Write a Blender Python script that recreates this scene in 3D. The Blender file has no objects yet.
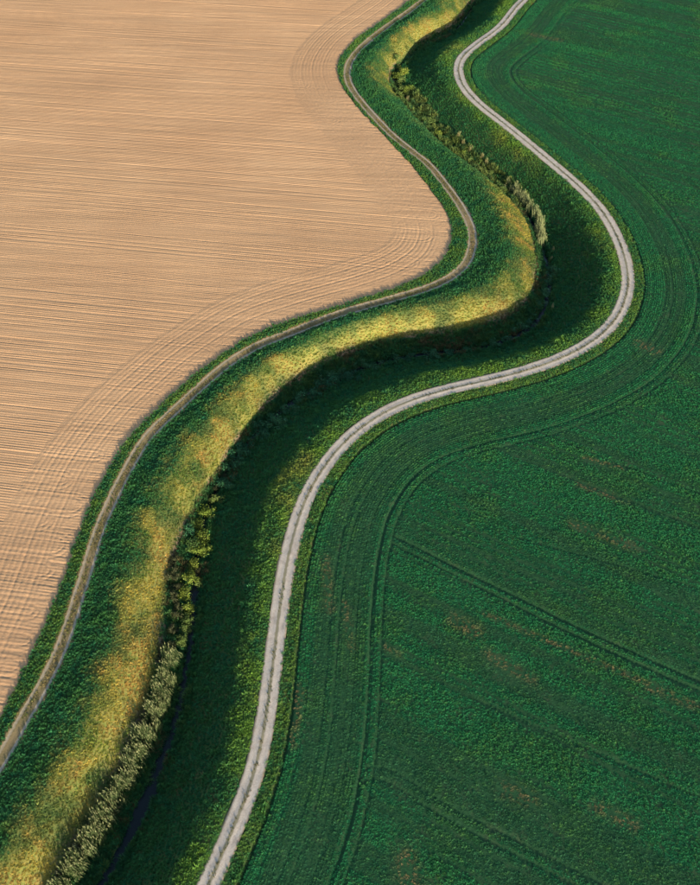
import bpy, math
import numpy as np
from mathutils import Vector, Matrix

R_ = math.radians
rng = np.random.default_rng(7)
scene = bpy.context.scene
COL = scene.collection

# ------------------------------------------------------------------ camera, sky, sun, exposure
CAM_H, CAM_DEP, CAM_VFOV = 125.0, 50.0, 53.0
cam_d = bpy.data.cameras.new('camera'); cam = bpy.data.objects.new('camera', cam_d); COL.objects.link(cam)
cam.location = (0, 0, CAM_H); cam.rotation_euler = (R_(90 - CAM_DEP), 0, 0)
cam_d.sensor_fit = 'VERTICAL'; cam_d.angle = R_(CAM_VFOV); cam_d.clip_start = 1; cam_d.clip_end = 6000
scene.camera = cam

SUN_EL, SUN_AZ = 12.0, -67.0           # azimuth counted from +x (to the right), negative = towards the viewer
sun_vec = Vector((math.cos(R_(SUN_AZ)) * math.cos(R_(SUN_EL)), math.sin(R_(SUN_AZ)) * math.cos(R_(SUN_EL)), math.sin(R_(SUN_EL))))
world = bpy.data.worlds.new('World'); scene.world = world; world.use_nodes = True
wn = world.node_tree; wn.nodes.clear()
sky = wn.nodes.new('ShaderNodeTexSky'); sky.sky_type = 'NISHITA'; sky.sun_disc = False
sky.sun_elevation = R_(SUN_EL); sky.sun_rotation = math.atan2(sun_vec.x, sun_vec.y)
sky.air_density = 1.0; sky.dust_density = 1.0
bg = wn.nodes.new('ShaderNodeBackground'); bg.inputs['Strength'].default_value = 0.15
wo = wn.nodes.new('ShaderNodeOutputWorld')
wn.links.new(sky.outputs[0], bg.inputs[0]); wn.links.new(bg.outputs[0], wo.inputs[0])
sl = bpy.data.lights.new('sun', 'SUN'); sl.energy = 5.0; sl.angle = R_(0.5); sl.color = (1.0, 0.86, 0.66)
so = bpy.data.objects.new('sun', sl); COL.objects.link(so)
so.rotation_euler = (-sun_vec).to_track_quat('-Z', 'Y').to_euler(); so.location = (60, -40, 160)
scene.view_settings.view_transform = 'Standard'; scene.view_settings.look = 'None'
scene.view_settings.exposure = 1.5; scene.view_settings.gamma = 1.0
scene.view_settings.use_curve_mapping = False
scene.cycles.max_bounces = 5; scene.cycles.diffuse_bounces = 3; scene.cycles.transmission_bounces = 3
scene.cycles.use_adaptive_sampling = True

# ------------------------------------------------------------------ helpers
FPX = 442.5 / math.tan(R_(CAM_VFOV / 2)); SD, CD = math.sin(R_(CAM_DEP)), math.cos(R_(CAM_DEP))
def unp(p, z=0.0):
    """photo pixels (700x885) -> ground points at height z"""
    p = np.asarray(p, float); cx = (p[:, 0] - 350) / FPX; cy = (442.5 - p[:, 1]) / FPX
    dz = -SD + cy * CD; t = (z - CAM_H) / dz
    return np.stack([cx * t, (CD + cy * SD) * t], -1)

def resample(P, step):
    s = np.concatenate([[0], np.cumsum(np.hypot(*np.diff(P, axis=0).T))])
    n = max(2, int(s[-1] / step)); q = np.linspace(0, s[-1], n)
    return np.stack([np.interp(q, s, P[:, 0]), np.interp(q, s, P[:, 1])], -1)

def catmull(P, k=8):
    Q = np.vstack([2 * P[0] - P[1], P, 2 * P[-1] - P[-2]]); out = []
    t = np.linspace(0, 1, k, endpoint=False)[:, None]
    for i in range(1, len(Q) - 2):
        a, b, c, d = Q[i - 1], Q[i], Q[i + 1], Q[i + 2]
        out.append(0.5 * (2 * b + (c - a) * t + (2 * a - 5 * b + 4 * c - d) * t**2 + (3 * b - a - 3 * c + d) * t**3))
    out.append(P[-1:]); return np.vstack(out)

def smooth(P, sig):
    n = int(sig * 3) + 1; k = np.exp(-0.5 * (np.arange(-n, n + 1) / sig)**2); k /= k.sum()
    Q = np.vstack([2 * P[0] - P[n:0:-1], P, 2 * P[-1] - P[-2:-n - 2:-1]])
    return np.stack([np.convolve(Q[:, i], k, 'valid') for i in (0, 1)], -1)

TOPDIR = np.array([0.50, 0.87]); BOTDIR = np.array([-0.42, -0.91])
def curve(px, z=0.0, sig=1.6, extend=True):
    P = catmull(unp(px, z))
    if extend:
        top = P[0] + TOPDIR * np.array([[420], [120], [40], [12]])
        bot = P[-1] + BOTDIR * np.array([[12], [40], [120], [420]])
        P = np.vstack([top, P, bot])
    P = resample(P, 1.0)
    return smooth(P, sig)

# ---- value noise
_h = np.random.default_rng(3).random(65536)
def vnoise(x, y, seed=0):
    xi = np.floor(x).astype(np.int64); yi = np.floor(y).astype(np.int64)
    fx = x - xi; fy = y - yi; fx = fx * fx * (3 - 2 * fx); fy = fy * fy * (3 - 2 * fy)
    def h(a, b): return _h[(a * 73856093 ^ b * 19349663 ^ (seed * 83492791 + 12345)) & 65535]
    return (h(xi, yi) * (1 - fx) + h(xi + 1, yi) * fx) * (1 - fy) + (h(xi, yi + 1) * (1 - fx) + h(xi + 1, yi + 1) * fx) * fy
def fbm(x, y, sc, oct=3, seed=0):
    v = 0; a = 1; t = 0
    for o in range(oct):
        v = v + a * vnoise(x / sc * 2**o + 31.7 * o, y / sc * 2**o - 17.3 * o, seed + o); t += a; a *= 0.5
    return v / t
def sstep(a, b, x):
    t = np.clip((x - a) / (b - a), 0, 1); return t * t * (3 - 2 * t)

def new_mesh(name, V, F, smooth_shade=True):
    m = bpy.data.meshes.new(name); V = np.asarray(V, np.float32); F = np.asarray(F, np.int32)
    k = F.shape[1]; nf = len(F)
    m.vertices.add(len(V)); m.vertices.foreach_set('co', V.ravel())
    m.loops.add(nf * k); m.loops.foreach_set('vertex_index', F.ravel())
    m.polygons.add(nf); m.polygons.foreach_set('loop_start', np.arange(0, nf * k, k, dtype=np.int32))
    m.polygons.foreach_set('loop_total', np.full(nf, k, np.int32))
    if smooth_shade: m.polygons.foreach_set('use_smooth', np.ones(nf, bool))
    m.update(calc_edges=True); return m
def obj(name, mesh, mat=None, parent=None, **props):
    o = bpy.data.objects.new(name, mesh)
    if mat and mesh and not mesh.materials: mesh.materials.append(mat)
    COL.objects.link(o)
    if parent: o.parent = parent
    for k, v in props.items(): o[k] = v
    return o
def grid_faces(nr, nc, keep=None):
    i = np.arange(nr - 1)[:, None] * nc + np.arange(nc - 1)[None, :]
    F = np.stack([i, i + 1, i + nc + 1, i + nc], -1).reshape(-1, 4)
    if keep is not None: F = F[keep.ravel()]
    return F
def compact(V, F):
    u, inv = np.unique(F, return_inverse=True); return V[u], inv.reshape(F.shape), u
def fattr(m, name, arr, typ='FLOAT', dom='POINT'):
    a = m.attributes.new(name, typ, dom)
    a.data.foreach_set('value' if typ == 'FLOAT' else 'vector', np.asarray(arr, np.float32).ravel())

# ------------------------------------------------------------------ traced lines (photo pixels -> ground)
A_px = [(412, 0), (383, 21), (362, 35), (347, 49), (339.5, 62), (339, 75), (346, 92), (358, 107), (377, 128), (396, 148), (414, 168), (430, 188), (441, 203), (449, 216), (453, 231), (450, 247), (442, 261), (430, 271), (412, 282), (386, 292), (334, 308), (298, 318), (257, 333), (228, 351), (200, 371), (180, 389), (146, 420), (117, 457), (101, 484), (85, 520), (71, 558), (56, 600), (38, 641), (17, 686), (0, 719)]
T_px = [(424, 0), (407, 13), (388, 26), (366, 43), (353, 57), (347, 71), (350, 86), (362, 103), (379, 122), (396, 139), (414, 153), (430, 166), (443, 182), (456, 199), (465, 214), (471, 227), (473, 242), (470, 256), (464, 267), (453, 276), (437, 285), (414, 293), (386, 301), (340, 314), (296, 331), (257, 346), (228, 364), (202, 386), (178, 408), (148, 437), (127, 471), (111, 503), (99, 531), (87, 570), (75, 608), (62, 647), (43, 686), (21, 724), (0, 763)]
S_px = [(467, 2), (459, 13), (450, 23), (433, 31), (416, 41), (404, 53), (392, 64), (387, 77), (394, 94), (407, 109), (425, 129), (445, 148), (468, 165), (490, 181), (508, 199), (521, 214), (530, 233), (534, 255), (532, 277), (522, 297), (494, 313), (457, 324), (428, 328), (398, 332), (357, 341), (337, 349), (314, 360), (294, 373), (271, 389), (251, 414), (230, 441), (214, 468), (193, 498), (179, 526), (167, 550), (158, 589), (154, 630), (149, 664), (140, 692), (128, 724), (114, 759), (95, 796), (63, 843), (40, 880)]
D_px = [(476, 0), (467, 13), (458, 26), (441, 36), (426, 43), (407, 57), (396, 68), (393, 79), (401, 94), (413, 107), (429, 122), (446, 139), (468, 159), (488, 174), (505, 187), (517, 199), (527, 213), (536, 231), (543, 248), (547, 264), (549, 290), (540, 317), (520, 334), (483, 347), (440, 351), (400, 357), (365, 366), (330, 380), (300, 395), (272, 417), (248, 440), (226, 470), (210, 500), (200, 530), (197, 560), (195, 593), (190, 640), (185, 672), (178, 710), (164, 754), (148, 795), (130, 835), (104, 880)]
R_px = [(517, 6), (500, 27), (478, 43), (462, 57), (458, 70), (463, 86), (477, 102), (497, 118), (526, 141), (551, 162), (578, 185), (600, 208), (614, 230), (624, 254), (628.5, 280), (625, 300), (616, 319), (597, 338), (568, 355), (528, 370), (488, 380), (448, 389), (414, 399), (386, 411), (360, 428), (338, 448), (317, 477), (304, 502), (295, 529), (286, 567), (280, 606), (275, 646), (271, 680), (265.5, 720), (258, 760), (245, 800), (228, 840), (209, 885)]
ZR, ZT, ZS, ZD = 0.9, 0.0, -2.6, -4.9
CA, CT, CS, CDI, CR = curve(A_px, 0.0), curve(T_px, ZT), curve(S_px, ZS, 2.2), curve(D_px, ZD + 0.6, 2.4), curve(R_px, ZR, 2.4)

# ---- signed distance fields on a 1.25 m lattice; positive = right-hand side walking away from the viewer
GX0, GX1, GY0, GY1, GS = -260.0, 300.0, -60.0, 460.0, 1.25
gx = np.arange(GX0, GX1 + GS, GS); gy = np.arange(GY0, GY1 + GS, GS)
def sdf_lattice(P):
    P = P[::-1]                                   # from near to far
    X, Y = np.meshgrid(gx, gy); X = X.ravel(); Y = Y.ravel()
    out = np.full(X.shape, 1e9); sg = np.zeros(X.shape)
    Pc = P[(P[:, 1] > -120) & (P[:, 1] < 560)]
    coarse = Pc[::5]
    a, b = coarse[:-1], coarse[1:]
    for s in range(0, len(X), 20000):
        x = X[s:s + 20000, None]; y = Y[s:s + 20000, None]
        d = b - a; L2 = (d**2).sum(1)
        t = np.clip(((x - a[:, 0]) * d[:, 0] + (y - a[:, 1]) * d[:, 1]) / L2, 0, 1)
        ex = x - a[:, 0] - t * d[:, 0]; ey = y - a[:, 1] - t * d[:, 1]
        j = (ex**2 + ey**2).argmin(1)
        # refine on the fine polyline around the best coarse piece
        best = np.full(len(j), 1e9); bs = np.zeros(len(j))
        for k in range(-3, 9):
            i = np.clip(j * 5 + k, 0, len(Pc) - 2); p, q = Pc[i], Pc[i + 1]; dd = q - p
            xx, yy = x[:, 0] - p[:, 0], y[:, 0] - p[:, 1]
            tt = np.clip((xx * dd[:, 0] + yy * dd[:, 1]) / (dd**2).sum(1), 0, 1)
            e = np.hypot(xx - tt * dd[:, 0], yy - tt * dd[:, 1])
            cr = dd[:, 1] * xx - dd[:, 0] * yy
            m = e < best - 1e-9; best = np.where(m, e, best); bs = np.where(m, np.sign(cr), bs)
        out[s:s + 20000] = best; sg[s:s + 20000] = np.where(bs == 0, 1, bs)
    return (out * sg).reshape(len(gy), len(gx))
LAT = {k: sdf_lattice(c) for k, c in dict(A=CA, T=CT, S=CS, D=CDI, R=CR).items()}
def sd(k, x, y):
    G = LAT[k]
    fx = np.clip((x - GX0) / GS, 0, len(gx) - 1.001); fy = np.clip((y - GY0) / GS, 0, len(gy) - 1.001)
    i = fx.astype(int); j = fy.astype(int); u = fx - i; v = fy - j
    return (G[j, i] * (1 - u) + G[j, i + 1] * u) * (1 - v) + (G[j + 1, i] * (1 - u) + G[j + 1, i + 1] * u) * v

# ---- tramlines in the crop, straight drilling direction, wheel ruts
def px_line(px, z=0.2): return resample(catmull(unp(px, z)), 0.6)
def offset_line(P, d):
    t = np.gradient(P, axis=0); t /= np.linalg.norm(t, axis=1)[:, None]
    return P + np.stack([-t[:, 1], t[:, 0]], -1) * d
TR_straight = [[(395, 542), (450, 570), (515, 602), (575, 632), (650, 666), (760, 712)],
               [(540, 434), (592, 455), (698, 495), (800, 530)],
               [(570, 480), (630, 503), (698, 529), (800, 566)],
               [(475, 700), (590, 752), (695, 797), (800, 842)],
               [(520, 540), (600, 562), (698, 590), (800, 620)]]
TR_turn = [(346, 812), (350, 792), (360, 779), (377, 775), (395, 780), (411, 790), (430, 803), (460, 821), (500, 841), (560, 871), (640, 912)]
RUTS = []   # (polyline, width, depth)
mid = px_line(TR_straight[0]); RUTS += [(offset_line(mid, 0.75), 0.30, 0.21), (offset_line(mid, -0.75), 0.28, 0.17)]
for q in TR_straight[1:]:
    RUTS.append((px_line(q), 0.22, 0.11))
mid = px_line(TR_turn); RUTS += [(offset_line(mid, 0.85), 0.26, 0.105), (offset_line(mid, -0.85), 0.24, 0.10)]
# a faint one at the upper right

HEAD = 14.6                                        # wheel lines that follow the road at this distance
_P = np.concatenate([r[0] for r in RUTS]); _W = np.concatenate([np.full(len(r[0]), r[1]) for r in RUTS]); _D = np.concatenate([np.full(len(r[0]), r[2]) for r in RUTS])
_bk = {}
for n_, p in enumerate(_P): _bk.setdefault((int(p[0] // 2), int(p[1] // 2)), []).append(n_)
def rut(x, y):
    """0..1 strength of wheel ruts at points, and depth"""
    out = np.zeros(x.shape); kx = (x // 2).astype(int); ky = (y // 2).astype(int)
    key = kx * 100000 + ky; order = np.argsort(key, kind='stable'); ks = key[order]
    uniq, st = np.unique(ks, return_index=True); en = np.append(st[1:], len(ks))
    for u_, s_, e_ in zip(uniq, st, en):
        cy_ = ((u_ + 50000) % 100000) - 50000; cx_ = (u_ - cy_) // 100000
        c = [n_ for a in (-1, 0, 1) for b in (-1, 0, 1) for n_ in _bk.get((cx_ + a, cy_ + b), ())]
        if not c: continue
        idx = order[s_:e_]; c = np.array(c)
        d = np.hypot(x[idx][:, None] - _P[c][:, 0], y[idx][:, None] - _P[c][:, 1])
        w = np.exp(-(np.maximum(d - 0.12, 0) / _W[c])**2) * _D[c]
        out[idx] = w.max(1)
    return out

def crop_relief(x, y):
    r = sd('R', x, y); w1 = 0.25 * (fbm(x, y, 9, 2, 40) - 0.5)
    h = 0.0
    fade = 0.40 + 0.9 * fbm(x, y, 22, 2, 41)
    for off, wd, dp in ((HEAD, 0.28, 0.21), (HEAD + 1.7, 0.25, 0.14), (HEAD * 0.55, 0.24, 0.085), (HEAD * 0.55 + 1.6, 0.24, 0.085), (HEAD - 2.3, 0.22, 0.07), (5.3, 0.2, 0.06)):
        h = np.maximum(h, dp * fade * np.exp(-((r - off - w1) / wd)**2))
    h = np.maximum(h, rut(x, y) * sstep(HEAD - 1, HEAD + 0.5, r))
    furrow = 0.34 * np.exp(-((r - 3.5 - w1 * 0.4) / 0.30)**2) * (0.45 + 0.9 * fbm(x, y, 14, 2, 44))
    return h, furrow

# ---- the land surface
def profile(lam):
    #   lam: 0 soil edge | 1 track | 2 shoulder of left bank | 3 stream | 4 road
    kx = np.array([0, 0.5, 0.78, 1.0, 1.22, 1.40, 1.60, 1.80, 2.0, 2.30, 2.62, 2.84, 2.92, 3.0, 3.025, 3.06, 3.30, 3.50, 3.66, 3.76, 3.85, 3.93, 4.0])
    kz = np.array([0.10, 0.16, 0.10, 0.0, 0.10, 0.50, 0.50, -0.75, -2.6, -3.6, -4.4, -4.75, -5.1, -5.35, -5.25, -4.7, -3.6, -1.45, 0.30, 0.66, 0.80, 0.87, 0.90])
    return np.interp(lam, kx, kz)
def lam_of(x, y):
    a, t, s, d, r = (sd(k, x, y) for k in 'ATSDR')
    def between(p, q): p = np.abs(p); q = np.abs(q); return p / np.maximum(p + q, 1e-6)
    lam = np.where(a < 0, a / 10, between(a, t))
    lam = np.where(t > 0, 1 + between(t, s), lam)
    lam = np.where((s > 0) & (t > 0), 2 + between(s, d), lam)
    lam = np.where((d > 0) & (s > 0), 3 + between(d, r), lam)
    lam = np.where(r > 0, 4 + r / 10, lam)
    return lam, a, t, s, d, r
_lamtab = np.linspace(0, 4, 801); _ptab = profile(_lamtab)
_k = np.exp(-0.5 * (np.arange(-30, 31) / 4.0)**2); _k /= _k.sum()
_ptab = np.convolve(np.pad(_ptab, 30, mode='edge'), _k, 'valid')
def land(x, y, full=False):
    lam, a, t, s, d, r = lam_of(x, y)
    z = np.interp(np.clip(lam, 0, 4), _lamtab, _ptab)
    und = fbm(x, y, 7, 3, 5) - 0.5
    rough = sstep(1.15, 1.5, lam) * sstep(3.95, 3.6, lam)
    z = z + und * (0.10 + 0.42 * rough) + (fbm(x, y, 1.6, 2, 9) - 0.5) * 0.22 * rough
    # bank shoulder broken by slumps
    sh = np.exp(-((lam - 2.15) / 0.18)**2); z = z + sh * (fbm(x, y, 3.0, 2, 12) - 0.5) * 0.9
    # right of the road: fall away to the crop field
    z = np.where(r > 0, 0.90 - 0.25 * sstep(1.5, 3.2, r) + und * 0.10 * sstep(1.5, 4, r), z)
    # soil side
    z = np.where(a < 0, 0.10 + und * 0.1, z)
    if full: return z, lam, a, t, s, d, r
    return z
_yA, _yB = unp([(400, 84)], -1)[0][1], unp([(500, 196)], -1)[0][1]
def sunlit_dry_mask(x, y, lam, jit=0.0):
    """share of dry, straw coloured grass: sunlight on the left bank shoulder painted in as yellow, left out on the reach facing from the sun"""
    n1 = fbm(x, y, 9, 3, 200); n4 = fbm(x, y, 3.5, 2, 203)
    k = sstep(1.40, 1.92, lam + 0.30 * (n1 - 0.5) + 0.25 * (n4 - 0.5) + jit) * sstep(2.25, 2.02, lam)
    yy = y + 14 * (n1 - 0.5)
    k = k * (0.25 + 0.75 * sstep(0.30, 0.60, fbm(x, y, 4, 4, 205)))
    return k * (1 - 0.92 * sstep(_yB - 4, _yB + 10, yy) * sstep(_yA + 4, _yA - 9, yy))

# ------------------------------------------------------------------ materials
def mat(name):
    m = bpy.data.materials.new(name); m.use_nodes = True; n = m.node_tree; n.nodes.clear()
    out = n.nodes.new('ShaderNodeOutputMaterial'); p = n.nodes.new('ShaderNodeBsdfPrincipled')
    p.inputs['Roughness'].default_value = 0.9; p.inputs['Specular IOR Level'].default_value = 0.15
    n.links.new(p.outputs[0], out.inputs[0]); return m, n, p, out
def N(n, t, **kw):
    nd = n.nodes.new(t)
    for k, v in kw.items():
        if k in nd.inputs: nd.inputs[k].default_value = v
        else: setattr(nd, k, v)
    return nd
def noise(n, vec, scale, detail=3, rough=0.55):
    t = N(n, 'ShaderNodeTexNoise', Scale=scale, Detail=detail, Roughness=rough)
    n.links.new(vec, t.inputs['Vector']); return t.outputs['Fac']
def ramp(n, fac, stops):
    r = n.nodes.new('ShaderNodeValToRGB'); n.links.new(fac, r.inputs[0])
    e = r.color_ramp.elements
    while len(e) < len(stops): e.new(0.5)
    for el, (p, c) in zip(e, stops): el.position = p; el.color = (*c, 1) if len(c) == 3 else c
    return r.outputs[0]
def mix(n, f, a, b, mode='MIX'):
    m = N(n, 'ShaderNodeMix', data_type='RGBA', blend_type=mode)
    for s, v in ((0, f), (6, a), (7, b)):
        if hasattr(v, 'links'): n.links.new(v, m.inputs[s])
        else: m.inputs[s].default_value = v if s == 0 else (*v, 1)
    return m.outputs[2]
def mathn(n, op, a, b=None, c=None):
    m = N(n, 'ShaderNodeMath', operation=op)
    for i, v in enumerate((a, b, c)):
        if v is None: continue
        if hasattr(v, 'links'): n.links.new(v, m.inputs[i])
        else: m.inputs[i].default_value = v
    return m.outputs[0]
def geo_pos(n): return N(n, 'ShaderNodeNewGeometry').outputs['Position']
def mapped(n, vec, rotz, sc):
    m = N(n, 'ShaderNodeMapping'); n.links.new(vec, m.inputs[0]); m.inputs['Rotation'].default_value = (0, 0, rotz); m.inputs['Scale'].default_value = sc
    return m.outputs[0]
def bump(n, p, h, strength, dist):
    b = N(n, 'ShaderNodeBump', Strength=strength, Distance=dist); n.links.new(h, b.inputs['Height']); n.links.new(b.outputs[0], p.inputs['Normal'])

FUR = math.atan2(-0.141, 1.0)          # furrow direction of the ploughed field
def soil_material():
    m, n, p, o = mat('dry_tilled_soil'); pos = geo_pos(n)
    big = noise(n, pos, 0.035, 3); fine = noise(n, pos, 2.6, 6, 0.7)
    st = noise(n, mapped(n, pos, -FUR, (0.012, 0.85, 1)), 1.0, 4, 0.6)
    st2 = noise(n, mapped(n, pos, -FUR, (0.05, 3.0, 1)), 1.0, 3, 0.6)
    c = ramp(n, big, [(0.3, (0.340, 0.196, 0.102)), (0.7, (0.425, 0.258, 0.138))])
    c = mix(n, mathn(n, 'MULTIPLY', ramp(n, st, [(0.42, (0, 0, 0)), (0.62, (1, 1, 1))]), 0.50), c, (0.235, 0.142, 0.076))
    c = mix(n, mathn(n, 'MULTIPLY', ramp(n, st2, [(0.45, (0, 0, 0)), (0.62, (1, 1, 1))]), 0.40), c, (0.22, 0.128, 0.072))
    c = mix(n, ramp(n, fine, [(0.35, (0.0,) * 3), (0.75, (0.35,) * 3)]), c, (0.47, 0.315, 0.19))
    n.links.new(c, p.inputs['Base Color']); p.inputs['Roughness'].default_value = 1.0; p.inputs['Specular IOR Level'].default_value = 0.0
    clod = noise(n, pos, 4.5, 4, 0.75)
    bump(n, p, clod, 0.55, 0.10); return m
def turf_material(name, dark, mid_, brown):
    m, n, p, o = mat(name); pos = geo_pos(n)
    a = noise(n, pos, 0.35, 4); b = noise(n, pos, 2.2, 4, 0.7); c_ = noise(n, pos, 0.12, 3)
    c = mix(n, ramp(n, b, [(0.35, (0,) * 3), (0.7, (1,) * 3)]), dark, mid_)
    c = mix(n, ramp(n, a, [(0.55, (0,) * 3), (0.75, (0.8,) * 3)]), c, brown)
    dr = N(n, 'ShaderNodeAttribute', attribute_name='dry'); c = mix(n, dr.outputs['Fac'], c, mix(n, ramp(n, b, [(0.35, (0,) * 3), (0.65, (1,) * 3)]), (0.085, 0.12, 0.024), (0.20, 0.155, 0.04)))  # straw ground colour, with the sunlit yellow of the bank painted in
    at = N(n, 'ShaderNodeAttribute', attribute_name='bare')
    c = mix(n, at.outputs['Fac'], c, (0.16, 0.105, 0.07))
    n.links.new(c, p.inputs['Base Color']); bump(n, p, b, 0.6, 0.15); return m
M_soil = soil_material()
M_bank = turf_material('bank_turf', (0.018, 0.038, 0.012), (0.045, 0.075, 0.018), (0.10, 0.08, 0.03))
M_crop = turf_material('crop_ground', (0.008, 0.036, 0.014), (0.014, 0.055, 0.018), (0.03, 0.05, 0.022))

def tuft_material(name, transl=0.25, rough=0.75):
    m, n, p, o = mat(name)
    at = N(n, 'ShaderNodeAttribute', attribute_name='tcol', attribute_type='INSTANCER')
    p.inputs['Specular IOR Level'].default_value = 0.05; lv = N(n, 'ShaderNodeAttribute', attribute_name='leafv')
    c = mix(n, 1.0, at.outputs['Color'], lv.outputs['Color'], 'MULTIPLY')
    n.links.new(c, p.inputs['Base Color']); p.inputs['Roughness'].default_value = rough
    tr = N(n, 'ShaderNodeBsdfTranslucent'); n.links.new(c, tr.inputs[0])
    ms = N(n, 'ShaderNodeMixShader'); ms.inputs[0].default_value = transl
    n.links.new(p.outputs[0], ms.inputs[1]); n.links.new(tr.outputs[0], ms.inputs[2]); n.links.new(ms.outputs[0], o.inputs[0]); return m
M_tuft = tuft_material('grass_blades'); M_cropleaf = tuft_material('crop_leaves')

# ------------------------------------------------------------------ land sheets
def spaced(a, b, s0, s1):
    out = [a]
    while out[-1] < b:
        t = (out[-1] - a) / (b - a); out.append(out[-1] + s0 + (s1 - s0) * t)
    return out
ys = [-1500, -700, -350, -180, -90, -40, -10, 8] + spaced(18, 320, 0.27, 0.46) + [326, 336, 350, 370, 400, 440, 500, 650, 1000, 1700, 3000]
ys = np.array(ys)
cols = np.linspace(-1.22, 1.22, 601); ext = np.array([1.27, 1.35, 1.5, 1.75, 2.2, 3.2, 6, 14])
cols = np.concatenate([-ext[::-1], cols, ext])
wid = np.clip(35 * 1.302 + (np.clip(ys, 25, 300) - 30) * (85 - 35) * 1.302 / (257.0), 40, 140)
GXm = cols[None, :] * wid[:, None]; GYm = np.repeat(ys[:, None], len(cols), 1)
sh = GXm.shape; X, Y = GXm.ravel(), GYm.ravel()
Z, lam, a, t, s, d, r = land(X, Y, True)
inside = (np.abs(X) < 1.25 * np.repeat(wid, sh[1])) & (Y > 15) & (Y < 325)
edge_w = (fbm(X, Y, 1.2, 2, 21) - 0.5) * 0.5
hh, ff = crop_relief(X, Y)
Z = np.where(r > 3.0, Z - hh, Z); Z = np.where(r > 2.2, Z - ff, Z)
# road bed and track bed sunk under their ribbons
Z = Z - 0.20 * sstep(1.95, 1.4, np.abs(r)) - 0.16 * sstep(1.8, 1.3, np.abs(t))
# step down from the verge into the tilled soil
soil_k = sstep(0.35, -0.35, a + edge_w)
Z = Z - 0.45 * np.where(inside, soil_k, soil_k * 0.15)
crop_bare = np.zeros(X.shape)
Vg = np.stack([X, Y, Z], -1)
fc = lambda v: 0.25 * (v.reshape(sh)[:-1, :-1] + v.reshape(sh)[1:, :-1] + v.reshape(sh)[:-1, 1:] + v.reshape(sh)[1:, 1:])
fa, fr, fd, fin = fc(a + edge_w), fc(r), fc(d), fc(inside.astype(float)) > 0.99
cls = np.where(fa < -1.2, 0, np.where(fr > 3.5, 3, np.where(fd > 0, 2, 1)))
keep_soil_outer = (cls == 0) & ~fin
for k, nm, mt_, keep in ((1, 'left_bank', M_bank, cls == 1), (2, 'right_bank', M_bank, cls == 2), (3, 'crop_field', M_crop, cls == 3)):
    V_, F_, u = compact(Vg, grid_faces(*sh, keep)); me = new_mesh(nm, V_, F_)
    bare = crop_bare[u] * 0.7 if k == 3 else 0.75 * np.exp(-((lam[u] - 2.25) / 0.2)**2) * (fbm(X[u], Y[u], 4, 2, 61) > 0.47)
    fattr(me, 'bare', bare); fattr(me, 'dry', sunlit_dry_mask(X[u], Y[u], lam[u]) if k == 1 else np.zeros(len(u)))
    obj(nm, me, mt_, kind='structure')

# ---- tilled field: a main sheet with straight furrows, a headland sheet that follows the field edge
fdir = np.array([math.cos(FUR), math.sin(FUR)]); fnor = np.array([-fdir[1], fdir[0]])
def furrows(x, y):
    q = x * fnor[0] + y * fnor[1]; l = x * fdir[0] + y * fdir[1]
    qq = q + 0.12 * (fbm(l, q, 30, 2, 70) - 0.5)
    amp = 0.15 + 1.7 * fbm(l * 0.05, q, 1.7, 3, 71)**1.5
    h = 0.033 * amp * np.sin(qq * 2 * np.pi / 0.56) + 0.05 * (fbm(l * 0.02, qq, 0.9, 2, 72) - 0.5)
    cell = np.floor(qq / 1.36); ph = (qq / 1.36) % 1.0; rnd = _h[(cell.astype(np.int64) * 7919) & 65535]
    deep = 0.075 * np.exp(-((ph - 0.5) * 1.36 / 0.15)**2) * sstep(0.42, 0.95, rnd * 0.75 + 0.45 * fbm(l * 0.03, cell * 3.1, 1.0, 2, 73))
    return h - deep
# turning loops of the tractor at the headland
LOOPS = []
_lr = np.random.default_rng(5)
for px in [(70, 505), (52, 545), (40, 570), (48, 590), (28, 612), (22, 640), (10, 665), (95, 455), (120, 432), (150, 400), (38, 520), (175, 375), (60, 480), (200, 355), (420, 235), (405, 262), (380, 262), (430, 215), (300, 85), (316, 60), (330, 120)]:
    c = unp([px], 0)[0]; rr = _lr.uniform(1.6, 3.4); th = np.linspace(-1.7, 1.7, 26)
    arc = np.stack([np.cos(th) * rr, np.sin(th) * rr], -1)
    tail = np.stack([np.linspace(-9, 0, 14), np.zeros(14)], -1)
    pth = np.vstack([tail + arc[0] * [1, 1], arc, (tail + arc[-1])[::-1]])
    pth = pth[:, :1] * fdir * _lr.choice([1.0]) + pth[:, 1:] * (0.85 * fnor) + c
    for off in (0, 0.9): LOOPS.append(offset_line(resample(smooth(pth, 1.5), 0.3), off))
_LP = np.vstack(LOOPS); _lb = {}
for n_, p in enumerate(_LP): _lb.setdefault((int(p[0] // 2), int(p[1] // 2)), []).append(n_)
def loop_depth(x, y):
    out = np.zeros(x.shape); kx = np.floor(x / 2).astype(int); ky = np.floor(y / 2).astype(int)
    key = kx * 100000 + ky; order = np.argsort(key, kind='stable'); uniq, st = np.unique(key[order], return_index=True); en = np.append(st[1:], len(key))
    for u_, s_, e_ in zip(uniq, st, en):
        cy_ = ((u_ + 50000) % 100000) - 50000; cx_ = (u_ - cy_) // 100000
        c = [q for aa in (-1, 0, 1) for bb in (-1, 0, 1) for q in _lb.get((cx_ + aa, cy_ + bb), ())]
        if not c: continue
        idx = order[s_:e_]; c = np.array(c)
        dd = np.hypot(x[idx][:, None] - _LP[c][:, 0], y[idx][:, None] - _LP[c][:, 1]).min(1)
        out[idx] = np.exp(-(dd / 0.13)**2) - 0.4 * np.exp(-((dd - 0.36) / 0.14)**2)
    return out
q0, q1, l0, l1 = 40, 345, -150, 75
qs = np.arange(q0, q1, 0.125); ls = np.arange(l0, l1, 1.3)
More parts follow.
